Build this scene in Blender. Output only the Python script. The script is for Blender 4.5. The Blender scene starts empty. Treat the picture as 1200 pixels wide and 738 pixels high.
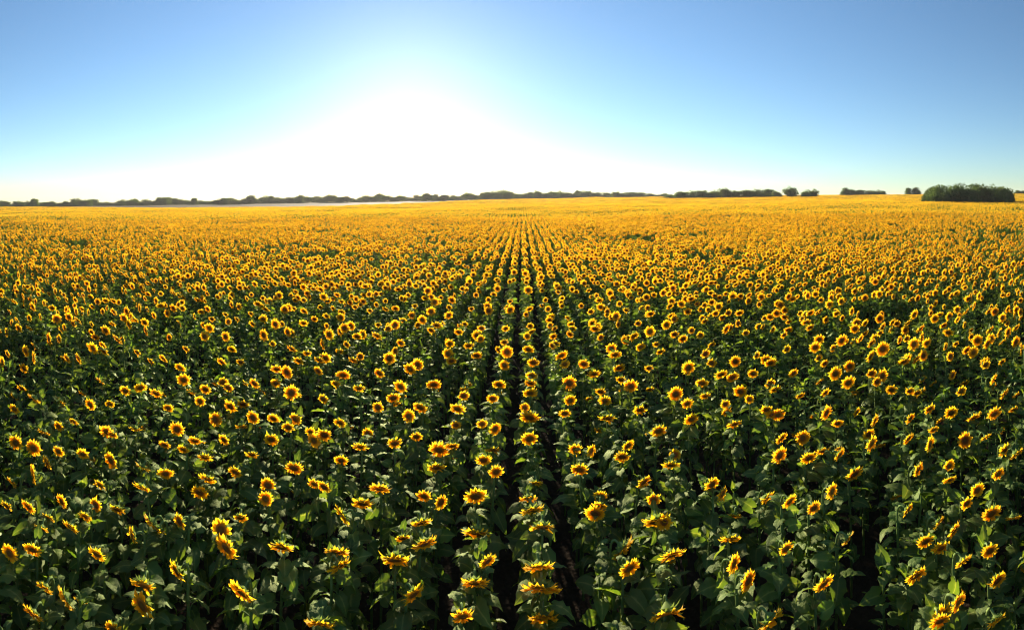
import bpy, math, random
import numpy as np
from mathutils import Vector, Matrix, Euler

random.seed(11); rng = np.random.default_rng(11)
R = math.radians
scene = bpy.context.scene
col = scene.collection

# ------------------------------------------------------------------ camera
F = 573.0                 # photograph pixels per radian (120 degrees over 1200 px, a stitched drone panorama)
XV, YH = 612.0, 238.0     # photograph pixel of the row direction and of eye level
CAM_Z = 4.95              # drone height above the soil
HEAD_Z = 1.62             # usual height of the flower heads
cam_d = bpy.data.cameras.new('camera'); cam = bpy.data.objects.new('camera', cam_d); col.objects.link(cam)
cam.location = (0, 0, CAM_Z)
CAM_AZ = (600 - XV) / F
cam.rotation_euler = (R(90), 0, -CAM_AZ)
cam_d.type = 'PANO'
pc = cam_d if hasattr(cam_d, 'panorama_type') else cam_d.cycles
pc.panorama_type = 'CENTRAL_CYLINDRICAL'
pc.central_cylindrical_range_u_min = -600 / F
pc.central_cylindrical_range_u_max = 600 / F
pc.central_cylindrical_range_v_min = -(738 - YH) / F
pc.central_cylindrical_range_v_max = YH / F
cam_d.clip_start = 0.05; cam_d.clip_end = 20000
scene.camera = cam

# ------------------------------------------------------------------ sky, sun, exposure
SUN_AZ = (480 - XV) / F
SUN_EL = R(12)
world = bpy.data.worlds.new('World'); scene.world = world; world.use_nodes = True
nt = world.node_tree; nt.nodes.clear()
sky = nt.nodes.new('ShaderNodeTexSky'); sky.sky_type = 'NISHITA'; sky.sun_disc = False
sky.sun_elevation = SUN_EL; sky.sun_rotation = SUN_AZ
sky.altitude = 0; sky.air_density = 1.0; sky.dust_density = 0.13; sky.ozone_density = 2.6
bg = nt.nodes.new('ShaderNodeBackground'); bg.inputs[1].default_value = 0.062
wo = nt.nodes.new('ShaderNodeOutputWorld')
wb = nt.nodes.new('ShaderNodeMix'); wb.data_type = 'RGBA'; wb.blend_type = 'MULTIPLY'; wb.inputs[0].default_value = 1.0
wb.inputs[7].default_value = (.89, 1.0, 1.08, 1)      # camera white balance, even over the whole sky
nt.links.new(sky.outputs[0], wb.inputs[6]); nt.links.new(wb.outputs[2], bg.inputs[0]); nt.links.new(bg.outputs[0], wo.inputs[0])
sun_d = bpy.data.lights.new('sun', 'SUN'); sun = bpy.data.objects.new('sun', sun_d); col.objects.link(sun)
sun_d.energy = 5.0; sun_d.angle = R(0.55); sun_d.color = (1.0, 0.86, 0.66)
sdir = Vector((math.sin(SUN_AZ) * math.cos(SUN_EL), math.cos(SUN_AZ) * math.cos(SUN_EL), math.sin(SUN_EL)))
sun.rotation_euler = sdir.to_track_quat('Z', 'Y').to_euler()
sun.location = (-20, 60, 40)
scene.view_settings.view_transform = 'Standard'; scene.view_settings.look = 'None'
scene.view_settings.exposure = 1.5; scene.view_settings.gamma = 1.0
scene.view_settings.use_curve_mapping = False
scene.cycles.max_bounces = 6; scene.cycles.diffuse_bounces = 3; scene.cycles.glossy_bounces = 2
scene.cycles.transmission_bounces = 4; scene.cycles.caustics_reflective = False; scene.cycles.caustics_refractive = False
scene.render.engine = 'CYCLES'; scene.cycles.filter_width = 1.1

# ------------------------------------------------------------------ terrain
def fade(a, b, v):
    t = np.clip((v - a) / (b - a), 0, 1); return t * t * (3 - 2 * t)
# value noise for uneven stands
_g = rng.random((64, 64))
def vnoise(x, y, s):
    x = np.asarray(x, float) / s + 1000; y = np.asarray(y, float) / s + 1000
    i = np.floor(x).astype(int); j = np.floor(y).astype(int); u = x - i; v = y - j
    u = u * u * (3 - 2 * u); v = v * v * (3 - 2 * v)
    a = _g[i % 64, j % 64]; b = _g[(i + 1) % 64, j % 64]; c = _g[i % 64, (j + 1) % 64]; d = _g[(i + 1) % 64, (j + 1) % 64]
    return (a * (1 - u) + b * u) * (1 - v) + (c * (1 - u) + d * u) * v
def terrain(x, y):
    x = np.asarray(x, float); y = np.asarray(y, float)
    r = np.hypot(x, y) + 1e-6; s = x / r
    slope = 0.0185 + 0.016 * s - 0.0036 * s * s
    t = np.clip((y + 25) / 60, 0, 1); t = t * t * (3 - 2 * t)
    rise = 18.0 * np.log1p(np.exp((r - 38) / 18.0)) - 18.0 * math.log1p(math.exp(-38 / 18.0))
    far = np.where(r > 520, 520 + (r - 520) * 0.15, r) / r     # levels off behind the treeline
    und = (vnoise(x, y, 31.) + .6 * vnoise(x + 300, y, 13.) - .8) * fade(25, 110, r) * np.clip(1 - (r - 440) / 60, 0, 1) * .75
    return slope * rise * far * t + und
def tz(x, y): return float(terrain(x, y))
EDGE_AZ = (np.array([-400, 0, 100, 200, 400, 500, 600, 1600]) - XV) / F
EDGE_R = np.array([374, 374, 290, 232, 222, 285, 440, 440.])
def field_edge(az): return np.interp(az, EDGE_AZ, EDGE_R)
# ------------------------------------------------------------------ materials
def new_mat(name):
    m = bpy.data.materials.new(name); m.use_nodes = True; n = m.node_tree; n.nodes.clear()
    return m, n, n.nodes.new('ShaderNodeOutputMaterial')
def ramp(n, stops, fac):
    r = n.nodes.new('ShaderNodeValToRGB'); e = r.color_ramp.elements
    while len(e) < len(stops): e.new(0.5)
    for k, (p, c) in enumerate(stops): e[k].position = p; e[k].color = (*c, 1)
    n.links.new(fac, r.inputs[0]); return r.outputs[0]
def attr(n, name):
    a = n.nodes.new('ShaderNodeAttribute'); a.attribute_name = name; return a
def hsv(n, colr, rnd, hue=0.02, val=0.5, sat=0.15):
    """natural plant to plant variation from the object's random number"""
    def mr(a, b, src):
        m = n.nodes.new('ShaderNodeMapRange'); m.inputs[3].default_value = a; m.inputs[4].default_value = b
        n.links.new(src, m.inputs[0]); return m.outputs[0]
    h = n.nodes.new('ShaderNodeHueSaturation')
    n.links.new(mr(0.5 - hue, 0.5 + hue, rnd), h.inputs['Hue'])
    w = n.nodes.new('ShaderNodeTexWhiteNoise'); w.noise_dimensions = '1D'; n.links.new(rnd, w.inputs['W'])
    n.links.new(mr(1 - val, 1 + val, w.outputs['Value']), h.inputs['Value'])
    h.inputs['Saturation'].default_value = 1.0
    n.links.new(colr, h.inputs['Color']); return h.outputs[0]
def noise(n, scale, detail=3, obj=True):
    tc = n.nodes.new('ShaderNodeTexCoord'); t = n.nodes.new('ShaderNodeTexNoise')
    t.inputs['Scale'].default_value = scale; t.inputs['Detail'].default_value = detail
    n.links.new(tc.outputs['Object'], t.inputs[0]); return t.outputs['Fac']
def leafy(name, stops, src, rough, spec, trans, tcol_gain, hue=0.02, val=0.3, bump=0.0, bscale=60):
    """thin plant tissue: glossy diffuse face mixed with light that passes through"""
    m, n, out = new_mat(name)
    fac = attr(n, 'rad').outputs['Fac'] if src == 'rad' else noise(n, src)
    c = ramp(n, stops, fac)
    oi = n.nodes.new('ShaderNodeObjectInfo')
    c = hsv(n, c, oi.outputs['Random'], hue, val)
    p = n.nodes.new('ShaderNodeBsdfDiffuse'); gl = n.nodes.new('ShaderNodeBsdfGlossy'); gl.inputs['Roughness'].default_value = rough
    gl.inputs['Color'].default_value = (.75, .82, .5, 1)
    n.links.new(c, p.inputs['Color'])
    if bump:
        b = n.nodes.new('ShaderNodeBump'); b.inputs['Strength'].default_value = bump; b.inputs['Distance'].default_value = 0.01
        n.links.new(noise(n, bscale, 4), b.inputs['Height']); n.links.new(b.outputs[0], p.inputs['Normal']); n.links.new(b.outputs[0], gl.inputs['Normal'])
    t = n.nodes.new('ShaderNodeBsdfTranslucent')
    mm = n.nodes.new('ShaderNodeMix'); mm.data_type = 'RGBA'; mm.blend_type = 'MULTIPLY'; mm.inputs[0].default_value = 1
    mm.clamp_result = False
    n.links.new(c, mm.inputs[6]); mm.inputs[7].default_value = (*tcol_gain, 1)
    n.links.new(mm.outputs[2], t.inputs[0])
    x = n.nodes.new('ShaderNodeMixShader'); x.inputs[0].default_value = trans
    n.links.new(p.outputs[0], x.inputs[1]); n.links.new(t.outputs[0], x.inputs[2])
    y = n.nodes.new('ShaderNodeMixShader'); y.inputs[0].default_value = spec
    n.links.new(x.outputs[0], y.inputs[1]); n.links.new(gl.outputs[0], y.inputs[2]); n.links.new(y.outputs[0], out.inputs[0])
    return m
M = {}
M['petal'] = leafy('petal', [(0.0, (.74, .33, .007)), (0.35, (.89, .46, .009)), (1.0, (.92, .565, .018))], 'rad', .55, .015, .66, (1, 1, 1), .008, .10)
M['disc'] = leafy('seed_disc', [(0.0, (.16, .085, .018)), (0.35, (.16, .055, .012)), (0.62, (.33, .105, .014)), (0.9, (.46, .17, .013)), (1.0, (.6, .24, .01))], 'rad', .8, .01, .0, (1, 1, 1), .01, .25, .6, 500)
M['calyx'] = leafy('calyx', [(0.0, (.13, .20, .045)), (1.0, (.20, .28, .07))], 'rad', .6, .02, .3, (1.3, 1.3, .8), .01, .2)
M['leaf'] = leafy('leaf', [(0.0, (.056, .104, .018)), (0.85, (.090, .145, .028)), (1.0, (.20, .25, .07))], 'rad', .5, .04, .42, (2.6, 2.3, .6), .016, .4, .6, 30)
M['stem'] = leafy('stem', [(0.3, (.10, .16, .04)), (0.7, (.15, .21, .065))], 12, .6, .02, .08, (1, 1, 1), .01, .2)
M['crown'] = leafy('tree_foliage', [(0.3, (.055, .085, .022)), (0.7, (.105, .145, .040))], 0.7, .6, .02, .4, (1.5, 1.5, .9), .02, .3)
M['bark'] = leafy('bark', [(0.3, (.07, .05, .035)), (0.7, (.14, .11, .08))], 2.5, .9, .01, .0, (1, 1, 1), .0, .2, .6, 6)
def ground_mat(name, stops, s1, s2, bump):
    m, n, out = new_mat(name)
    a = noise(n, s1, 6); b = noise(n, s2, 8)
    mx = n.nodes.new('ShaderNodeMix'); mx.data_type = 'FLOAT'; mx.inputs[0].default_value = .5
    n.links.new(a, mx.inputs[2]); n.links.new(b, mx.inputs[3])
    c = ramp(n, stops, mx.outputs[0])
    p = n.nodes.new('ShaderNodeBsdfPrincipled'); p.inputs['Roughness'].default_value = .95; p.inputs['Specular IOR Level'].default_value = .02
    n.links.new(c, p.inputs['Base Color'])
    bp = n.nodes.new('ShaderNodeBump'); bp.inputs['Strength'].default_value = bump; bp.inputs['Distance'].default_value = .05
    n.links.new(b, bp.inputs['Height']); n.links.new(bp.outputs[0], p.inputs['Normal']); n.links.new(p.outputs[0], out.inputs[0])
    return m
M['soil'] = ground_mat('soil', [(.35, (.022, .016, .011)), (.65, (.05, .036, .025))], 1.5, 14, .8)
M['stubble'] = ground_mat('dry_stubble', [(.35, (.10, .09, .04)), (.65, (.22, .17, .085))], .02, .6, .5)

# ------------------------------------------------------------------ mesh helper
class MB:
    def __init__(s): s.v = []; s.f = []; s.a = []; s.m = []; s.mats = []
    def mat(s, m):
        if m not in s.mats: s.mats.append(m)
        return s.mats.index(m)
    def add(s, verts, faces, rad, mat, X=None):
        o = len(s.v); k = s.mat(mat)
        for p in verts: s.v.append(tuple(X @ Vector(p)) if X is not None else tuple(p))
        s.a.extend(rad if hasattr(rad, '__len__') else [rad] * len(verts))
        for f in faces: s.f.append(tuple(o + i for i in f)); s.m.append(k)
    def merge(s, other, X=None):
        o = len(s.v)
        s.v.extend(tuple(X @ Vector(p)) for p in other.v) if X is not None else s.v.extend(other.v)
        s.a.extend(other.a)
        km = [s.mat(m) for m in other.mats]
        for f, k in zip(other.f, other.m): s.f.append(tuple(o + i for i in f)); s.m.append(km[k])
    def mesh(s, name, smooth=True):
        me = bpy.data.meshes.new(name); me.from_pydata(s.v, [], s.f)
        at = me.attributes.new('rad', 'FLOAT', 'POINT'); at.data.foreach_set('value', np.array(s.a, dtype=np.float32))
        for m in s.mats: me.materials.append(M[m])
        me.polygons.foreach_set('material_index', np.array(s.m, dtype=np.int32))
        me.polygons.foreach_set('use_smooth', np.full(len(s.f), smooth, dtype=bool))
        me.update(); return me
def tube(pts, rads, n=5):
    V = []; Fc = []
    for i, p in enumerate(pts):
        p = Vector(p)
        t = (Vector(pts[min(i + 1, len(pts) - 1)]) - Vector(pts[max(i - 1, 0)])).normalized()
        a = t.cross(Vector((0.31, 0.95, 0.07))).normalized(); b = t.cross(a)
        for k in range(n):
            an = 2 * math.pi * k / n
            V.append(p + (a * math.cos(an) + b * math.sin(an)) * rads[i])
    for i in range(len(pts) - 1):
        for k in range(n):
            Fc.append((i * n + k, i * n + (k + 1) % n, (i + 1) * n + (k + 1) % n, (i + 1) * n + k))
    return V, Fc
def link(name, me, parent=None, X=None):
    o = bpy.data.objects.new(name, me); col.objects.link(o)
    if parent: o.parent = parent
    if X is not None: o.matrix_local = X
    return o

# ------------------------------------------------------------------ sunflower pieces
def petals_mb(rnd, drop=.05, long=1.0):
    """golden ray florets in two uneven whorls round a head of radius 1, face towards +Z"""
    mb = MB()
    for ring, (n, ln, z) in enumerate(((19, 1.0, -.03), (17, .90, .03))):
        for k in range(n):
            if rnd.random() < drop: continue
            a = 2 * math.pi * (k + .5 * ring + rnd.uniform(-.3, .3)) / n
            L = .42 + (ln * rnd.uniform(.84, 1.10) - .42) * long; w = rnd.uniform(.11, .15)
            lift = rnd.gauss(.09 + .06 * ring, .09); tw = rnd.gauss(0, .35)
            r0 = .42
            sec = [(r0, .55), (r0 + (L - r0) * .38, 1.0), (r0 + (L - r0) * .74, .80), (L, 0)]
            V = []; rad = []
            for j, (rr, ww) in enumerate(sec):
                t = (rr - r0) / (L - r0)
                zz = z + lift * t - (.16 if ring == 0 else .08) * t * t * rnd.uniform(.3, 1.2)
                if ww == 0: V.append((rr, 0, zz)); rad.append(1); continue
                for sgn in (-1, 0, 1):
                    V.append((rr, sgn * w * ww, zz + (0 if sgn == 0 else .035 * ww) + sgn * tw * w * t)); rad.append(t)
            Fc = []
            for j in range(2):
                b = j * 3
                Fc += [(b, b + 1, b + 4, b + 3), (b + 1, b + 2, b + 5, b + 4)]
            Fc += [(6, 7, 9), (7, 8, 9)]
            mb.add(V, Fc, rad, 'petal', Matrix.Rotation(a, 4, 'Z'))
    return mb
def disc_mb(rnd):
    mb = MB(); n = 16
    prof = [(.10, .07, .05), (.22, .085, .3), (.34, .08, .62), (.43, .045, .88), (.47, .0, 1.0)]
    V = [(0, 0, .06)]; rad = [0]; Fc = []
    for (rr, zz, t) in prof:
        for k in range(n):
            a = 2 * math.pi * k / n
            V.append((rr * math.cos(a) * rnd.uniform(.96, 1.04), rr * math.sin(a) * rnd.uniform(.96, 1.04), zz + rnd.uniform(-.015, .015))); rad.append(t)
    for k in range(n): Fc.append((0, 1 + k, 1 + (k + 1) % n))
    for i in range(len(prof) - 1):
        for k in range(n):
            a = 1 + i * n + k; b = 1 + i * n + (k + 1) % n; Fc.append((a, a + n, b + n, b))
    mb.add(V, Fc, rad, 'disc'); return mb
def calyx_mb(rnd):
    """green receptacle behind the head with pointed bracts"""
    mb = MB(); n = 12
    prof = [(.09, -.42, 0), (.22, -.30, .2), (.42, -.13, .5), (.50, -.03, .8)]
    V = []; rad = []; Fc = []
    for (rr, zz, t) in prof:
        for k in range(n):
            a = 2 * math.pi * k / n; V.append((rr * math.cos(a), rr * math.sin(a), zz)); rad.append(t)
    for i in range(len(prof) - 1):
        for k in range(n):
            a = i * n + k; b = i * n + (k + 1) % n; Fc.append((a, b, b + n, a + n))
    mb.add(V, Fc, rad, 'calyx')
    for ring, m in ((0, 13), (1, 11)):
        for k in range(m):
            a = 2 * math.pi * (k + .5 * ring + rnd.uniform(-.25, .25)) / m
            L = rnd.uniform(.20, .42); w = rnd.uniform(.09, .14); out = rnd.uniform(-.16, .10) - .12 * ring
            r0 = .44 - .1 * ring; z0 = -.06 - .10 * ring
            V = [(r0, -w, z0), (r0, w, z0), (r0 + L * .55, -w * .6, z0 + out * .4), (r0 + L * .55, w * .6, z0 + out * .4), (r0 + L, 0, z0 + out)]
            mb.add(V, [(0, 1, 3, 2), (2, 3, 4)], [.5, .5, .8, .8, 1], 'calyx', Matrix.Rotation(a, 4, 'Z'))
    return mb
def leaf_mb(rnd, droop, fold, pet=.45):
    """heart-shaped toothed blade of length 1 along +X on a stalk"""
    mb = MB()
    pl = pet
    P = [(0, 0, 0), (pl * .5, 0, pl * .30), (pl, 0, pl * .42)]
    V, Fc = tube(P, [.026, .020, .015], 4); mb.add(V, Fc, .5, 'stem')
    st = [(-.13, .24), (-.02, .36), (.10, .42), (.24, .40), (.38, .36), (.52, .29), (.66, .21), (.82, .11), (1.0, 0)]
    x, z = pl, pl * .42; V = []; rad = []; prev = 0; ns = len(st)
    sway = rnd.gauss(0, .08)
    for i, (t, w) in enumerate(st):
        a = R(10) - droop * max(t, 0) ** .9
        x += (t - prev) * math.cos(a); z += (t - prev) * math.sin(a); prev = t
        cup = fold * (1 - .5 * max(t, 0))
        if i == ns - 1: V.append((x, sway, z)); rad.append(.95); continue
        for sgn in (-1, -.5, 0, .5, 1):
            edge = abs(sgn) == 1
            ww = w * abs(sgn) * (rnd.uniform(.80, 1.12) if edge else rnd.uniform(.95, 1.05))
            wave = rnd.uniform(-.06, .06) if edge else (.028 if i % 2 else -.02) * (sgn != 0)
            yy = math.copysign(ww * math.cos(cup), sgn) if sgn else 0
            xx = x - (.10 * abs(sgn) if i < 2 and sgn else 0) + (rnd.uniform(-.02, .03) if edge else 0)
            V.append((xx if not (i == 0 and sgn == 0) else pl, yy + sway * t * t, z + ww * math.sin(cup) - (ww ** 2) * .9 + wave)); rad.append(1.0 if sgn == 0 else .1 + .6 * rnd.random())
    Fc = []
    for i in range(ns - 2):
        for k in range(4):
            b = i * 5 + k
            Fc.append((b, b + 5, b + 6, b + 1))
    b = (ns - 2) * 5
    for k in range(4): Fc.append((b + k, b + 5, b + k + 1))
    mb.add(V, Fc, rad, 'leaf'); return mb

LEAF = [leaf_mb(random, R(random.uniform(20, 110)), R(random.uniform(0, 38)), random.uniform(.3, .55)) for _ in range(12)]
PET = [petals_mb(random, d, g) for d, g in ((.03, 1), (.05, 1.08), (.05, .9), (.10, 1), (.04, 1.1), (.18, .95), (.32, .85), (.02, .8))]
DISC = [disc_mb(random) for _ in range(4)]
CAL = [calyx_mb(random) for _ in range(3)]

def head_matrix(P, yaw, el, D, spin=0):
    n = Vector((math.sin(yaw) * math.cos(el), -math.cos(yaw) * math.cos(el), math.sin(el)))
    q = n.to_track_quat('Z', 'Y')
    return Matrix.Translation(P) @ q.to_matrix().to_4x4() @ Matrix.Rotation(spin, 4, 'Z') @ Matrix.Diagonal((D / 2, D / 2, D / 2, 1)), n
def bez(p0, p1, p2, p3, n):
    return [p0 * (1 - t) ** 3 + p1 * 3 * t * (1 - t) ** 2 + p2 * 3 * t * t * (1 - t) + p3 * t ** 3 for t in [i / (n - 1) for i in range(n)]]
def plant_spec(rnd, H, D, yaw, el, has_head=True, nleaf=10, leafy_k=1.0):
    """layout of one plant with its base at the origin: stem points, leaf transforms, head transform"""
    fh = Vector((math.sin(yaw), -math.cos(yaw), 0))
    lean = Vector((rnd.gauss(0, .03), rnd.gauss(0, .03), 0))
    if has_head:
        P = Vector((0, 0, H)) + fh * .13 + lean
        X, n = head_matrix(P, yaw, el, D, rnd.uniform(0, 6.28))
        A = P - n * (D / 2 * .40)
        S = Vector((lean.x, lean.y, H - .20 - .06 * math.cos(el)))
        up = bez(S, S + Vector((0, 0, .20)) - fh * .02, A - n * .11, A, 7)
    else:
        X = None; S = Vector((lean.x, lean.y, H - .12)); up = [S, S + Vector((lean.x * .3, lean.y * .3, .12))]
    low = [Vector((0, 0, -.04)), Vector((lean.x * .1 + rnd.gauss(0, .01), lean.y * .1, S.z * .35)), Vector((lean.x * .5 + rnd.gauss(0, .012), lean.y * .5, S.z * .7))]
    pts = low + up; N = len(pts)
    rads = [(.017 - .007 * i / N) for i in range(N)]
    leaves = []; ang = rnd.uniform(0, 6.28)
    for k in range(nleaf):
        t = k / (nleaf - 1)
        z = .42 + (S.z + .10 - .42) * t ** .7
        f = min(z / S.z, 1); b = Vector((lean.x * f, lean.y * f, z))
        L = (.135 + .12 * math.sin(math.pi * min(1, .25 + .75 * (1 - t)))) * rnd.uniform(.75, 1.25) * leafy_k
        if k >= nleaf - 2: L *= .8
        pitch = rnd.gauss(R(4) - R(16) * t, R(18))
        Xl = Matrix.Translation(b) @ Matrix.Rotation(ang, 4, 'Z') @ Matrix.Rotation(pitch, 4, 'Y') @ Matrix.Rotation(rnd.gauss(0, R(24)), 4, 'X') @ Matrix.Diagonal((L, L, L, 1))
        leaves.append((rnd.randrange(len(LEAF)), Xl)); ang += 2.4 + rnd.gauss(0, .25)
    if has_head:          # small leaves under and behind the head
        for k in range(3):
            q = pts[4 + k]; L = rnd.uniform(.08, .14)
            Xl = Matrix.Translation(q) @ Matrix.Rotation(yaw + R(90) + rnd.gauss(0, 1.0), 4, 'Z') @ Matrix.Rotation(-R(rnd.uniform(-10, 55)), 4, 'Y') @ Matrix.Diagonal((L, L, L, 1))
            leaves.append((rnd.randrange(len(LEAF)), Xl))
    if not has_head:      # leafy growing tip
        for k in range(5):
            L = rnd.uniform(.07, .13)
            Xl = Matrix.Translation(pts[-1]) @ Matrix.Rotation(k * 1.26 + rnd.random(), 4, 'Z') @ Matrix.Rotation(-R(rnd.uniform(35, 65)), 4, 'Y') @ Matrix.Diagonal((L, L, L, 1))
            leaves.append((rnd.randrange(len(LEAF)), Xl))
    return pts, rads, leaves, X
def stem_mb(pts, rads):
    mb = MB(); V, Fc = tube(pts, rads, 5); mb.add(V, Fc, .5, 'stem'); return mb
def joined_plant(rnd, *a, **k):
    pts, rads, leaves, X = plant_spec(rnd, *a, **k)
    mb = stem_mb(pts, rads)
    for i, Xl in leaves: mb.merge(LEAF[i], Xl)
    if X is not None:
        mb.merge(rnd.choice(CAL), X); mb.merge(rnd.choice(PET), X); mb.merge(rnd.choice(DISC), X)
    return mb

# ------------------------------------------------------------------ flower heads read off the photograph
# (centre x, centre y, width, height, turn) in three enlarged strips of the picture
HL = '''253,131,36,32 291,124,30,26 345,88,26,26 379,84,32,28 424,92,36,34 453,131,30,30 490,55,30,32 490,24,28,24 550,80,30,32 560,117,32,26
594,61,32,30 630,81,38,30 635,134,42,36 582,167,44,38 655,187,36,32 615,227,34,32 676,125,38,26 697,158,42,34 735,155,38,32 757,68,36,30
789,93,30,32 730,215,48,40 695,260,42,34 569,272,46,30 790,187,40,32 819,166,42,36 845,225,42,42 884,209,50,38 942,177,42,28 829,197,30,26
887,110,36,32 922,72,40,30 692,66,44,28 740,25,36,28 787,39,34,32 938,45,40,28 876,34,32,26 665,14,30,28 915,272,40,30 804,300,56,36
725,340,50,36 876,350,42,34 845,333,40,26 660,317,48,26 575,324,50,38 549,363,56,34 465,322,46,38 404,369,52,36 373,290,42,36,- 326,404,48,38
520,221,42,30 475,192,42,26 379,194,40,36 476,243,32,28 440,238,28,30 269,193,42,30 310,212,24,24 287,270,52,28,- 246,268,28,22 103,187,38,34
40,217,34,40 92,250,46,30 127,284,40,34,- 103,319,36,50,- 35,336,30,34,- 49,140,26,34 97,116,50,38,- 130,425,36,36 106,448,44,30 75,408,26,24
245,378,38,28 253,452,36,36 292,352,42,28 203,487,38,34 264,524,34,28 27,539,42,40 99,536,52,30 84,602,50,46 200,658,74,36,- 380,613,80,22
398,678,82,38,- 352,475,32,44,- 425,450,66,40,- 440,475,34,52,- 510,455,50,34,- 606,461,82,32 632,527,88,50,- 655,425,40,22 745,500,82,32
757,385,20,20 893,520,78,30 931,423,62,40,- 903,570,70,36,+ 500,583,66,40,- 680,652,84,50,- 910,727,110,38 4,380,24,24 160,245,24,24
175,400,40,30,- 185,165,24,24 150,175,24,24 315,725,40,26 115,728,40,24,+'''
HC = '''233,28,36,32 165,40,38,32 212,76,42,36 186,106,46,32 295,70,44,28 372,100,42,38 361,139,46,30 265,133,48,32 222,152,40,40 149,134,36,36
60,178,38,28 12,112,34,30 42,72,38,26 57,46,34,24 108,85,34,20 487,19,34,32 560,12,38,28 473,70,42,28 552,48,32,22 552,93,46,30 577,70,36,18
446,112,38,28 534,135,24,28 570,162,58,36 363,179,34,28 426,179,34,28 477,196,38,40,+ 560,225,52,42 650,150,40,26 669,113,38,32 763,116,38,30
797,60,30,22 797,26,44,30 886,28,48,38 830,74,38,32 672,66,34,34 657,14,30,28 740,40,38,24 697,14,30,24 756,92,34,26 770,163,58,32 857,138,44,28
950,98,42,40 905,196,52,36 852,230,42,34,+ 809,269,52,34 722,247,38,38,+ 687,247,40,30 706,304,58,38 950,287,56,30 970,256,30,30 855,330,50,34,+
760,368,36,22 780,397,46,26 748,422,64,46 913,434,84,44 906,385,36,30 815,500,84,44,+ 857,584,74,52,+ 940,541,76,36 888,702,120,36 12,209,32,34
190,232,50,32 262,212,38,30 302,246,60,44 354,235,46,26 290,293,58,34 422,275,50,32 461,248,54,26 470,307,48,40,+ 400,369,72,50 154,357,66,32
119,397,64,38 47,421,56,40,- 262,375,38,28 330,388,16,36,+ 260,444,64,32 207,482,44,24 272,503,78,42,+ 165,542,94,48 230,641,70,44,+ 20,571,66,40
428,474,88,34 454,545,58,38,+ 422,621,80,38 369,693,48,30 552,384,60,24 562,416,74,30 579,454,86,34 576,556,88,30 580,614,120,38 612,697,96,40
125,206,30,32 100,238,46,26 33,272,34,26'''
HR = '''129,10,30,28 279,12,28,26 242,39,34,28 172,53,42,30 97,67,44,32 20,98,42,40 69,122,36,30 90,161,54,40 125,103,38,22 145,42,34,22 63,25,26,26
170,125,32,28 172,148,28,22 195,173,56,32 219,110,28,26 206,88,30,26 278,68,36,26 311,84,36,30 331,153,44,38 352,38,28,28,+ 295,152,36,26 265,135,40,26
376,97,32,30 418,97,22,28 454,43,38,38 490,66,40,32 477,173,34,34 450,143,42,26,+ 526,145,32,26,+ 567,172,36,26,+ 566,227,46,40,+ 537,213,30,36,+
487,256,36,38,+ 440,251,44,30 385,213,44,26 296,218,44,32,+ 321,261,50,34,+ 377,277,50,42 530,315,70,26,+ 487,348,24,42,+ 505,20,28,24 560,38,30,26
595,44,26,24 575,65,34,28 607,86,28,22 657,93,28,30 693,93,40,34 640,13,30,26 662,221,38,34,+ 708,235,42,32,+ 655,168,32,26,+ 682,303,42,44,+
728,133,36,34 767,294,32,30,+ 713,200,30,26 780,146,42,28 822,216,48,40 845,160,38,26 892,151,42,36 798,88,34,28 885,58,28,32,+ 912,105,36,44,+
870,14,36,30 778,48,40,34,+ 890,208,32,32 906,244,32,40 910,303,40,26 950,268,44,60,+ 784,320,24,26 860,355,32,22 827,384,38,36 904,410,62,40
812,459,44,44,+ 757,518,50,46 690,510,52,40 787,557,26,22 879,517,34,32 683,600,70,46 898,616,56,38 765,680,50,34,+ 743,716,28,30 905,705,40,30
50,250,48,36 30,290,60,28 126,347,46,38,+ 164,362,46,44,+ 292,370,50,32,+ 343,392,38,38,+ 397,407,26,44,+ 188,480,60,24 305,530,50,28,+
160,568,44,48,+ 218,600,42,50,+ 25,545,60,24 420,621,66,48,+ 270,705,100,46,+ 477,487,42,40,+ 10,437,30,44 670,412,30,34,+ 760,432,34,24,+ 725,730,30,20'''
K = 2.321
heads = []
for x0, txt in ((0, HL), (380, HC), (780, HR)):
    for tok in txt.split():
        p = tok.split(','); cx, cy, w, h = (float(v) for v in p[:4]); turn = {'+': 1, '-': -1}[p[4]] if len(p) > 4 else 0
        px, py = x0 + cx / K, 420 + cy / K
        if any((px - q[0]) ** 2 + (py - q[1]) ** 2 < 49 for q in heads): continue
        heads.append((px, py, w / K, h / K, turn))
plants = []      # dict(x, y, H, D, yaw, el, head)
for px, py, w, h, turn in heads:
    az = (px - XV) / F; td = (py - YH) / F; dl = math.atan(td)
    H = HEAD_Z + random.gauss(0, .05)
    r = (CAM_Z - H) / td
    x, y = r * math.sin(az), r * math.cos(az)
    D = max(w, h) * r / F / (.75 + .25 * math.cos(az)); D = min(max(D, .19), .36 if abs(az) < .35 else .27)
    asp = min(h / w, 1)
    el = dl - math.acos(asp * math.cos(dl)) - R(12 if asp < .6 else 5) if abs(az) < .5 else random.gauss(R(-24), R(14))
    el = min(max(el, R(-62)), R(12))
    yaw = turn * R(random.uniform(25, 48)) * (1 if abs(az) < .5 else .5) + random.gauss(0, R(9)) - az * (.45 if turn == 0 else .25)
    x -= .13 * math.sin(yaw); y += .13 * math.cos(yaw)
    x += .4 * (round((x - .14) / .6) * .6 + .14 - x)      # drilled rows, 0.6 m apart
    H -= tz(x, y)
    plants.append(dict(x=x, y=y, H=H, D=D, yaw=yaw, el=el, head=True, photo=True))
NPH = len(plants)
PX = np.array([(p['x'], p['y']) for p in plants])
HOLES = []
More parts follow.
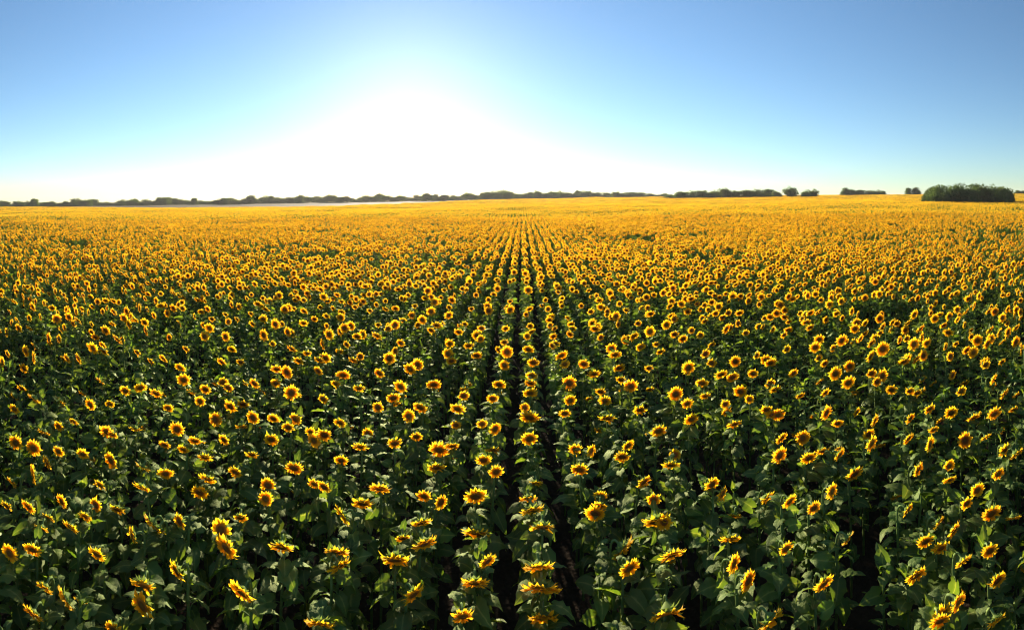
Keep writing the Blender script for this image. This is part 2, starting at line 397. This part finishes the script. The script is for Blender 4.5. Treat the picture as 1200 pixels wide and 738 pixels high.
for hx, hy, hr in ((842, 540, .45), (850, 565, .35), (1000, 612, .4), (992, 690, .35), (1115, 690, .3), (385, 700, .3), (20, 560, .3), (880, 520, .3), (690, 720, .25)):
    td = (hy - YH) / F; r = (CAM_Z - 1.2) / td; az = (hx - XV) / F; HOLES.append((r * math.sin(az), r * math.cos(az), hr))

# the rest of the rows: a lattice of drilled plants, 0.6 m between rows
ROW, ROW0, NEAR_R, FULL_R, MID_R = .60, .14, 10.2, 90.0, 200.0
def lattice(rmax, rmin, azlim, step):
    xs = np.arange(-math.floor(rmax / ROW), math.floor(rmax / ROW) + 1) * ROW + ROW0
    ys = np.arange(-rmax, rmax, step)
    X, Y = np.meshgrid(xs, ys); X = X.ravel(); Y = Y.ravel() + rng.uniform(-.13, .13, X.size) * step / .33
    q = fade(12, 60, np.hypot(X, Y)); X = X + rng.normal(0, 1, X.size) * (.035 + .065 * q) + .55 * (vnoise(X * .35, Y, 8.) - .5) * q * np.maximum(fade(.3, 3, np.abs(X)), .6 * fade(35, 90, np.hypot(X, Y)))
    r = np.hypot(X, Y); az = np.arctan2(X, Y) - CAM_AZ
    k = (r < rmax) & (r >= rmin) & (np.abs(az) < azlim) & (r < field_edge(az + CAM_AZ))
    return X[k], Y[k]
X, Y = lattice(NEAR_R, 0.0, 3.2, .31)
for x, y in zip(X, Y):
    vis = math.hypot(x, y) > 3.3 and abs(math.atan2(x, y) - CAM_AZ) < 1.15
    if vis:
        if np.any((np.abs(PX[:, 0] - x) < .26) & (np.abs(PX[:, 1] - y) < .20)): continue
        if any(math.hypot(x - a, y - b) < c for a, b, c in HOLES): continue
        hd = random.random() < .30
        plants.append(dict(x=x, y=y, H=random.uniform(1.12, 1.42) if hd else random.uniform(1.15, 1.5), D=random.uniform(.15, .21), yaw=random.gauss(0, R(25)),
                           el=R(random.uniform(-75, -45)), head=hd, photo=False))
    else:
        plants.append(dict(x=x, y=y, H=random.gauss(HEAD_Z, .08), D=random.uniform(.2, .32), yaw=random.gauss(0, R(15)),
                           el=R(random.gauss(-20, 15)), head=True, photo=False))
for p in plants:
    p['r'] = math.hypot(p['x'], p['y']); p['az'] = math.atan2(p['x'], p['y']) - CAM_AZ
seen = [p for p in plants if abs(p['az']) < 1.04 and p['r'] > 3.75]
seen.sort(key=lambda p: p['r'] + (0 if p['photo'] else .5))
single = seen[:300]
ids = {id(p) for p in single}

# ------------------------------------------------------------------ the setting
def polar_sheet(name, mat, rings, azs, dz, keep=None):
    V = []; Fc = []
    for r in rings:
        for a in azs:
            x, y = r * math.sin(a), r * math.cos(a); V.append((x, y, 0))
    A = np.array(V); A[:, 2] = terrain(A[:, 0], A[:, 1]) + dz
    n = len(azs)
    for i in range(len(rings) - 1):
        for k in range(n - 1):
            if keep is None or keep((rings[i] + rings[i + 1]) / 2, (azs[k] + azs[k + 1]) / 2): Fc.append((i * n + k, i * n + k + 1, (i + 1) * n + k + 1, (i + 1) * n + k))
    me = bpy.data.meshes.new(name); me.from_pydata(A.tolist(), [], Fc); me.materials.append(M[mat])
    me.polygons.foreach_set('use_smooth', np.ones(len(Fc), bool)); me.update()
    o = link(name, me); o['kind'] = 'structure'; return o
rings = np.concatenate([[0.05], np.geomspace(1, 1500, 90)])
polar_sheet('ground', 'soil', rings, np.linspace(-math.pi, math.pi, 181), 0)
def margin_sheet():
    azs = np.linspace(-1.25, 1.25, 240); V = []; Fc = []; m = 26
    for a in azs:
        e = float(field_edge(a)) + 1.0
        for r in np.geomspace(e, 1450, m): V.append((r * math.sin(a), r * math.cos(a), 0))
    A = np.array(V); A[:, 2] = terrain(A[:, 0], A[:, 1]) + .35
    for i in range(len(azs) - 1):
        for k in range(m - 1): Fc.append((i * m + k, i * m + k + 1, (i + 1) * m + k + 1, (i + 1) * m + k))
    me = bpy.data.meshes.new('dry_grassland'); me.from_pydata(A.tolist(), [], Fc); me.materials.append(M['stubble']); me.update()
    o = link('dry_grassland', me); o['kind'] = 'structure'
margin_sheet()

# ------------------------------------------------------------------ single sunflowers
leaf_me = [m.mesh('leaf') for m in LEAF]; pet_me = [m.mesh('petal_ring') for m in PET]
disc_me = [m.mesh('seed_disc') for m in DISC]; cal_me = [m.mesh('flower_head') for m in CAL]
GROUP = 'sunflowers of the nearest rows'
def where(p):
    k = round((p['x'] - ROW0) / ROW); side = 'thicket' if k > 0 else 'treeline'
    if k == 0: return 'in the central row'
    if abs(k) <= 6: return ('one', 'two', 'three', 'four', 'five', 'six')[abs(k) - 1] + (' row' if abs(k) == 1 else ' rows') + f' to the {side} side'
    return f'in the outer {side} side rows'
def describe(p):
    if not p['head']: return f'leafy green sunflower without an open flower, {where(p)}'
    size = 'broad' if p['D'] > .29 else ('small' if p['D'] < .22 else 'medium')
    nod = ('hanging face down' if p['el'] < R(-42) else 'nodding forward' if p['el'] < R(-14) else 'held upright')
    turn = '' if abs(p['yaw']) < R(20) else ' twisted aside'
    return f'sunflower with {size} yellow head {nod}{turn}, {where(p)}'
for p in single:
    e = bpy.data.objects.new('sunflower', None); col.objects.link(e); e.empty_display_size = .1
    e.location = (p['x'], p['y'], tz(p['x'], p['y']))
    e['label'] = describe(p); e['category'] = 'sunflower'; e['group'] = GROUP
    pts, rads, leaves, X = plant_spec(random, p['H'], p['D'], p['yaw'], p['el'], p['head'], 17 if p['photo'] else 15, .82)
    link('stem', stem_mb(pts, rads).mesh('stem'), e)
    for i, Xl in leaves: link('leaf', leaf_me[i], e, Xl)
    if X is not None:
        h = link('flower_head', random.choice(cal_me), e, X)
        r_ = link('petal_ring', random.choice(pet_me), h); r_['kind'] = 'stuff'
        link('seed_disc', random.choice(disc_me), h)

# ------------------------------------------------------------------ the mass of sunflowers beyond them
protos = bpy.data.collections.new('sunflower_kinds'); kinds = []
def proto(mb):
    o = bpy.data.objects.new('kind_%03d' % len(kinds), mb.mesh('kind')); protos.objects.link(o); kinds.append(o); return len(kinds) - 1
FULL = []     # (index, el, head)
rp = random.Random(5)
for k in range(16):
    el = R(-50 + 62 * (k + .5) / 16)
    FULL.append((proto(joined_plant(rp, HEAD_Z, rp.uniform(.22, .30), rp.gauss(0, R(4)), el, True, 16, .76)), el))
LEAFY = [proto(joined_plant(rp, 1.35, .2, 0, 0, False, 14, .78)) for _ in range(5)]
def simple_head(rnd, X, n):
    mb = MB(); V = [(0, 0, .10)]; rad = [.35]; Fc = []
    for k in range(n):
        a = 6.2832 * k / n; V.append((.54 * math.cos(a), .54 * math.sin(a), .06)); rad.append(.8)
    for k in range(n): Fc.append((0, 1 + k, 1 + (k + 1) % n))
    mb.add(V, Fc, rad, 'disc', X)
    V = []; Fc = []; rad = []
    for k in range(n):
        a0 = 6.2832 * (k - .36) / n; a1 = 6.2832 * (k + .36) / n; am = 6.2832 * (k + rnd.uniform(-.3, .3)) / n; L = rnd.uniform(.85, 1.1); z = rnd.uniform(-.12, .12)
        b = len(V); V += [(.42 * math.cos(a0), .42 * math.sin(a0), .03), (.42 * math.cos(a1), .42 * math.sin(a1), .03),
              (.76 * math.cos(a1), .76 * math.sin(a1), z * .5), (L * math.cos(am), L * math.sin(am), z), (.76 * math.cos(a0), .76 * math.sin(a0), z * .5)]
        rad += [.1, .1, .6, 1, .6]; Fc.append((b, b + 1, b + 2, b + 3, b + 4))
    mb.add(V, Fc, rad, 'petal', X)
    V = [(0, 0, -.4)] + [(.5 * math.cos(6.2832 * k / 6), .5 * math.sin(6.2832 * k / 6), -.06) for k in range(6)]
    mb.add(V, [(0, 1 + (k + 1) % 6, 1 + k) for k in range(6)], .6, 'calyx', X)
    return mb
def simple_plant(rnd, base, H, D, yaw, el, n, nleaf, head=True):
    mb = MB(); fh = Vector((math.sin(yaw), -math.cos(yaw), 0))
    T = Matrix.Translation(base)
    if head:
        X, nn = head_matrix(Vector((0, 0, H)) + fh * .1, yaw, el, D, rnd.uniform(0, 6)); mb.merge(simple_head(rnd, T @ X, n))
    V, Fc = tube([(0, 0, .4), (0, 0, H - .08), tuple(Vector((0, 0, H)) + fh * .05)], [.014, .012, .01], 3); mb.add(V, Fc, .5, 'stem', T)
    ang = rnd.uniform(0, 6)
    for k in range(nleaf):
        z = .60 + (H - .66) * (k / (nleaf - 1)) ** .8; L = rnd.uniform(.24, .34); a = R(rnd.uniform(-55, 5)); s = .4 * L
        V = [(.06, 0, 0), (.06 + .35 * L, -s, .02), (.06 + .35 * L, s, .02), (.06 + L * math.cos(a), 0, L * math.sin(a)), (.06 + .35 * L, 0, -.03)]
        mb.add(V, [(0, 1, 4), (0, 4, 2), (1, 3, 4), (4, 3, 2)], [.5, .2, .3, .8, .9], 'leaf', T @ Matrix.Translation((0, 0, z)) @ Matrix.Rotation(ang, 4, 'Z') @ Matrix.Rotation(rnd.gauss(0, .3), 4, 'X'))
        ang += 2.4
    return mb
MID = [proto(simple_plant(rp, Vector(), HEAD_Z + rp.gauss(0, .05), rp.uniform(.22, .28), rp.gauss(0, R(16)), R(rp.gauss(-16, 14)), 11, 8)) for _ in range(14)]
MIDL = [proto(simple_plant(rp, Vector(), 1.4, .2, 0, 0, 8, 9, False)) for _ in range(3)]
PATCH = []
FILL = [.74, .7, .67, .62, .57, .52, .45, .38, .28, .18]
for k in range(10):
    mb = MB()
    for i in range(5):
        for j in range(9):
            b = Vector(((i - 2) * ROW + rp.gauss(0, .10), (j - 4) * .333 + rp.uniform(-.14, .14), rp.gauss(0, .07)))
            mb.merge(simple_plant(rp, b, HEAD_Z, rp.uniform(.20, .27), rp.gauss(0, R(20)), R(rp.gauss(-18, 14)), 9, 7, rp.random() < FILL[k]))
    PATCH.append(proto(mb))
pos = []; rot = []; scl = []; idx = []
def put(x, y, i, yaw, s, tilt=(0, 0)):
    pos.append((x, y)); idx.append(i); rot.append((*tilt, yaw)); scl.append(s)
for p in plants:
    if id(p) in ids: continue
    if p['head']:
        k = min(FULL, key=lambda q: abs(q[1] - p['el']) + rp.random() * .1)[0]; put(p['x'], p['y'], k, p['yaw'], p['H'] / HEAD_Z)
    else: put(p['x'], p['y'], rp.choice(LEAFY), rp.uniform(0, 6.28), p['H'] / 1.35)
def stand(x, y):
    """share of plants that carry an open head here: thinner patches show as green"""
    return np.clip(.30 + 1.0 * vnoise(x, y, 5.5) + .35 * (vnoise(x + 77, y, 1.7) - .5), .05, .95)
X, Y = lattice(FULL_R, NEAR_R, 1.25, .34); st = stand(X, Y) * (.68 + .32 * fade(14, 34, np.hypot(X, Y)))
gap = vnoise(X + 31, Y + 9, 2.6)
for x, y, s, g in zip(X, Y, st, gap):
    if g < .10: continue
    if rp.random() < s:
        el = R(min(max(rp.gauss(-20, 15), -50), 12)); k = min(FULL, key=lambda q: abs(q[1] - el) + rp.random() * .12)[0]
        put(x, y, k, rp.gauss(0, R(16)), rp.gauss(1, .05))
    else: put(x, y, rp.choice(LEAFY), rp.uniform(0, 6.28), rp.uniform(.85, 1.1))
X, Y = lattice(MID_R, FULL_R, 1.22, .34); st = stand(X, Y); gap = vnoise(X + 31, Y + 9, 3.5)
for x, y, s, g in zip(X, Y, st, gap):
    if g < .07: continue
    if rp.random() < s - .16: put(x, y, rp.choice(MID), rp.gauss(0, R(8)), rp.gauss(1, .05))
    else: put(x, y, rp.choice(MIDL), rp.uniform(0, 6.28), rp.uniform(.85, 1.05))
xs = np.arange(-480, 480, 3.0); X, Y = np.meshgrid(xs + ROW0, np.arange(0, 480, 3.0)); X = X.ravel(); Y = Y.ravel()
r = np.hypot(X, Y); az = np.arctan2(X, Y)
k = (r >= MID_R - 1.5) & (r < field_edge(az) - 1.5) & (np.abs(az - CAM_AZ) < 1.2)
gap = .6 * vnoise(X, Y, 14) + .4 * vnoise(X, Y, 5) + .12
for x, y, g in zip(X[k], Y[k], gap[k]):
    if g < .05: continue
    q = min(max(int(10 * (1.15 - 1.35 * g) + rp.gauss(0, 1.6) - 1), 0), 9)
    put(x + rp.gauss(0, .06), y, PATCH[q], rp.gauss(0, .02), rp.gauss(1, .05),
        (math.atan((tz(x, y + 1.5) - tz(x, y - 1.5)) / 3), -math.atan((tz(x + 1.5, y) - tz(x - 1.5, y)) / 3)))
pos = np.array(pos); zs = terrain(pos[:, 0], pos[:, 1])
me = bpy.data.meshes.new('sunflower_field')
me.from_pydata(np.column_stack([pos, zs]).tolist(), [], [])
a = me.attributes.new('plant_rotation', 'FLOAT_VECTOR', 'POINT'); a.data.foreach_set('vector', np.array(rot, dtype=np.float32).ravel())
a = me.attributes.new('plant_scale', 'FLOAT', 'POINT'); a.data.foreach_set('value', np.array(scl, dtype=np.float32))
a = me.attributes.new('plant_kind', 'INT', 'POINT'); a.data.foreach_set('value', np.array(idx, dtype=np.int32))
field = link('sunflower_field', me); field['kind'] = 'stuff'
field['label'] = 'endless mass of yellow sunflowers covering the plain as far as the distant treeline'; field['category'] = 'sunflower field'
g = bpy.data.node_groups.new('plant_rows', 'GeometryNodeTree')
g.interface.new_socket('Geometry', in_out='INPUT', socket_type='NodeSocketGeometry'); g.interface.new_socket('Geometry', in_out='OUTPUT', socket_type='NodeSocketGeometry')
gi = g.nodes.new('NodeGroupInput'); go = g.nodes.new('NodeGroupOutput')
ci = g.nodes.new('GeometryNodeCollectionInfo'); ci.inputs['Collection'].default_value = protos
ci.inputs['Separate Children'].default_value = True; ci.inputs['Reset Children'].default_value = True
ip = g.nodes.new('GeometryNodeInstanceOnPoints'); ip.inputs['Pick Instance'].default_value = True
def named(nm, ty):
    n = g.nodes.new('GeometryNodeInputNamedAttribute'); n.data_type = ty; n.inputs['Name'].default_value = nm
    return n.outputs[0]
g.links.new(gi.outputs[0], ip.inputs['Points']); g.links.new(ci.outputs[0], ip.inputs['Instance'])
g.links.new(named('plant_kind', 'INT'), ip.inputs['Instance Index'])
e2r = g.nodes.new('FunctionNodeEulerToRotation'); g.links.new(named('plant_rotation', 'FLOAT_VECTOR'), e2r.inputs[0]); g.links.new(e2r.outputs[0], ip.inputs['Rotation'])
g.links.new(named('plant_scale', 'FLOAT'), ip.inputs['Scale']); g.links.new(ip.outputs[0], go.inputs[0])
md = field.modifiers.new('plant_rows', 'NODES'); md.node_group = g

# ------------------------------------------------------------------ trees on the skyline
def crown_mb(rnd, lobes, leaf, ncl, per):
    """leaf clumps spread through a lumpy crown 1 high and 1 wide, base at z = 0"""
    mb = MB(); V = []; Fc = []
    def quad(c, s):
        n = Vector((rnd.gauss(0, 1), rnd.gauss(0, 1), rnd.gauss(0, 1))).normalized(); a = n.orthogonal().normalized(); b = n.cross(a)
        b0 = len(V); q = rnd.uniform(.55, 1)
        V.extend([tuple(c - a * s), tuple(c - b * s * q), tuple(c + a * s), tuple(c + b * s * q)]); Fc.append((b0, b0 + 1, b0 + 2, b0 + 3))
    for k in range(ncl):
        lx, ly, lz, lr, lh = rnd.choice(lobes)
        d = Vector((rnd.gauss(0, 1), rnd.gauss(0, 1), rnd.gauss(0, 1))).normalized() * rnd.random() ** .33
        c = Vector((lx + d.x * lr, ly + d.y * lr, max(lz + d.z * lh, .03)))
        cs = rnd.uniform(.04, .085)
        for j in range(per): quad(c + Vector((rnd.gauss(0, cs), rnd.gauss(0, cs), rnd.gauss(0, cs * .7))), leaf * rnd.uniform(.6, 1.3))
    mb.add(V, Fc, .5, 'crown'); return mb
def trunk_mb(rnd, h):
    mb = MB()
    V, Fc = tube([(0, 0, -.04), (.02, 0, h * .35), (.0, .02, h * .65), (.03, .01, h)], [.034, .026, .02, .008], 6); mb.add(V, Fc, .5, 'bark')
    for k in range(5):
        a = k * 1.26 + rnd.random(); z = h * rnd.uniform(.3, .6); d = Vector((math.cos(a), math.sin(a), .7))
        V, Fc = tube([(0, 0, z), tuple(Vector((0, 0, z)) + d * .14), tuple(Vector((0, 0, z + .03)) + d * .30)], [.016, .011, .004], 5); mb.add(V, Fc, .5, 'bark')
    return mb
rt = random.Random(3); CROWN = []
for k in range(7):
    lobes = []
    for j in range(rt.randint(10, 14)):
        a = rt.uniform(0, 6.28); d = rt.uniform(.02, .34); lobes.append((d * math.cos(a), d * math.sin(a), rt.uniform(.2, .74) * (1.12 - d), rt.uniform(.11, .19), rt.uniform(.13, .22)))
    lobes += [(0, 0, .20, .40, .20), (0, 0, .40, .30, .30), (rt.uniform(-.1, .1), 0, .72, .22, .24)]
    CROWN.append((crown_mb(rt, lobes, .026, 420, 14).mesh('crown', False), trunk_mb(rt, .7).mesh('trunk')))
def tree(px, ytop, r, wpx, label, cat='tree', group=None, name='tree', kind=None, sink=0):
    az = (px - XV) / F; x, y = r * math.sin(az), r * math.cos(az); z0 = tz(x, y)
    h = CAM_Z + (YH - ytop) / F * r - z0; w = wpx / F * r
    e = bpy.data.objects.new(name, None); col.objects.link(e); e.location = (x, y, z0); e.rotation_euler = (0, 0, rt.uniform(0, 6.28))
    c, t = CROWN[rt.randrange(len(CROWN)) if kind is None else kind]
    X = Matrix.Diagonal((w, w, h, 1))
    link('trunk', t, e, X); link('crown', c, e, X)
    e['label'] = label; e['category'] = cat
    if group: e['group'] = group
    return e
prof_x = [0, 30, 42, 55, 75, 88, 100, 130, 150, 180, 210, 240, 270, 285, 300, 318, 340, 352, 362, 380, 400, 420, 440, 460, 480, 500, 515, 540, 560, 572, 595, 610, 625, 640, 665, 685, 700, 730, 760, 775, 785]
prof_y = [236, 237, 233, 238, 237, 234, 236, 236, 235, 234, 233.5, 235, 234, 231.5, 231.5, 232, 230, 228, 229.5, 230, 230, 231, 228.5, 230, 230, 226.5, 229, 226.5, 228, 225.5, 224, 226, 225, 226, 225.5, 225.5, 226, 226.5, 228, 226.5, 228]
def tl(x):
    if x < 130: return 'low tree in the thin straggling end of the skyline treeline'
    if x < 330: return 'low green tree in the even hedge-like stretch of the skyline treeline'
    if x < 560: return 'tree of the skyline treeline under the sun glare, above the pale dry strip'
    if x < 660: return 'tree of the skyline treeline where the flower rows converge and vanish'
    return 'low tree in the thin treeline stretch that runs on to the long grove'
x = -14.0
while x < 788:
    yt = float(np.interp(x, prof_x, prof_y)) + rt.choice((rt.uniform(-3.4, -1.5), rt.uniform(-1.5, 1.8), rt.uniform(-.5, 2.5)))
    tree(x, yt, rt.uniform(455, 520), rt.uniform(13, 24), tl(x), 'tree', 'trees of the long skyline treeline')
    x += rt.uniform(3.8, 7)
tree(42, 232.3, 450, 10, 'small round tree standing clear above the low end of the treeline')
tree(88, 233.5, 452, 10, 'squat round tree rising between gaps of the low hedge-like treeline')
tree(352, 226.8, 450, 14, 'tallest domed tree bulging above the treeline beside the sun glare')
tree(595, 223.2, 452, 12, 'tree poking highest above the treeline where the flower rows vanish')
for px, yt, w in ((788, 227.5, 16), (800, 224, 20), (812, 222, 20), (824, 221.5, 20), (836, 221.5, 20), (850, 219.3, 18), (862, 222, 20), (875, 221, 20), (888, 220.3, 20), (902, 221, 18), (909, 223, 12)):
    tree(px, yt, rt.uniform(325, 345), w * 1.5, 'dense dark tree in the long grove beside the single round-headed tree', 'tree', 'trees of the long grove')
tree(927, 216.8, 335, 22, 'single round-headed tree standing taller at the end of the long grove')
tree(945, 221.5, 335, 18, 'low bush leaning against the round-headed tree', 'bush', None, 'bush')
tree(954, 220.5, 338, 14, 'end bush of the grove with open field beyond it', 'bush', None, 'bush')
for px, yt, w in ((990, 219.3, 10), (998, 221, 14), (1008, 222, 14), (1018, 222, 14), (1028, 222, 14), (1035, 223.5, 8)):
    tree(px, yt, rt.uniform(405, 425), w * 1.5, 'tree of the small distant row on the rise between the two larger groves', 'tree', 'trees of the small distant row')
tree(1065, 219.5, 415, 14, 'small dark bush on the rise, tapering end of a pair next to the big thicket', 'bush', None, 'bush')
tree(1074, 219, 415, 16, 'rounded bush on the rise, directly behind the edge of the big thicket', 'bush', None, 'bush')
for px, yt, w in ((1085, 225.5, 10), (1088, 222, 14), (1092, 218, 22), (1103, 215.5, 26), (1115, 214.3, 28), (1128, 213.8, 28), (1140, 214.2, 28), (1152, 214.2, 28), (1164, 214.5, 28), (1174, 216, 24), (1182, 218.5, 18), (1183, 222, 12), (1185, 226, 8),
                  (1097, 219, 24), (1121, 216, 28), (1146, 216, 28), (1170, 218, 24)):
    tree(px, yt, rt.uniform(166, 178), w * 1.25, 'bushy tree in the big rounded thicket standing inside the sunflowers', 'tree', 'trees of the big rounded thicket')
for px in (1192, 1199, 1206): tree(px, 222.5, 425, 12, 'far low tree peeping past the big thicket', 'tree', 'trees behind the big thicket')

# ------------------------------------------------------------------ evening haze
hz = MB(); B = 1600.0; z0, z1 = -8.0, 34.0
V = [(sx * B, sy * B, z) for z in (z0, z1) for sx, sy in ((-1, -1), (1, -1), (1, 1), (-1, 1))]
me = bpy.data.meshes.new('haze'); me.from_pydata(V, [], [(3, 2, 1, 0), (4, 5, 6, 7), (0, 1, 5, 4), (1, 2, 6, 5), (2, 3, 7, 6), (3, 0, 4, 7)]); me.update()
m, n, out = new_mat('haze'); pv = n.nodes.new('ShaderNodeVolumePrincipled')
pv.inputs['Color'].default_value = (.95, .95, .95, 1); pv.inputs['Density'].default_value = .00011; pv.inputs['Anisotropy'].default_value = .3
n.links.new(pv.outputs[0], out.inputs['Volume']); me.materials.append(m)
o = link('haze', me); o['kind'] = 'stuff'; o['label'] = 'thin pale evening haze lying over the whole sunflower plain'; o['category'] = 'haze'
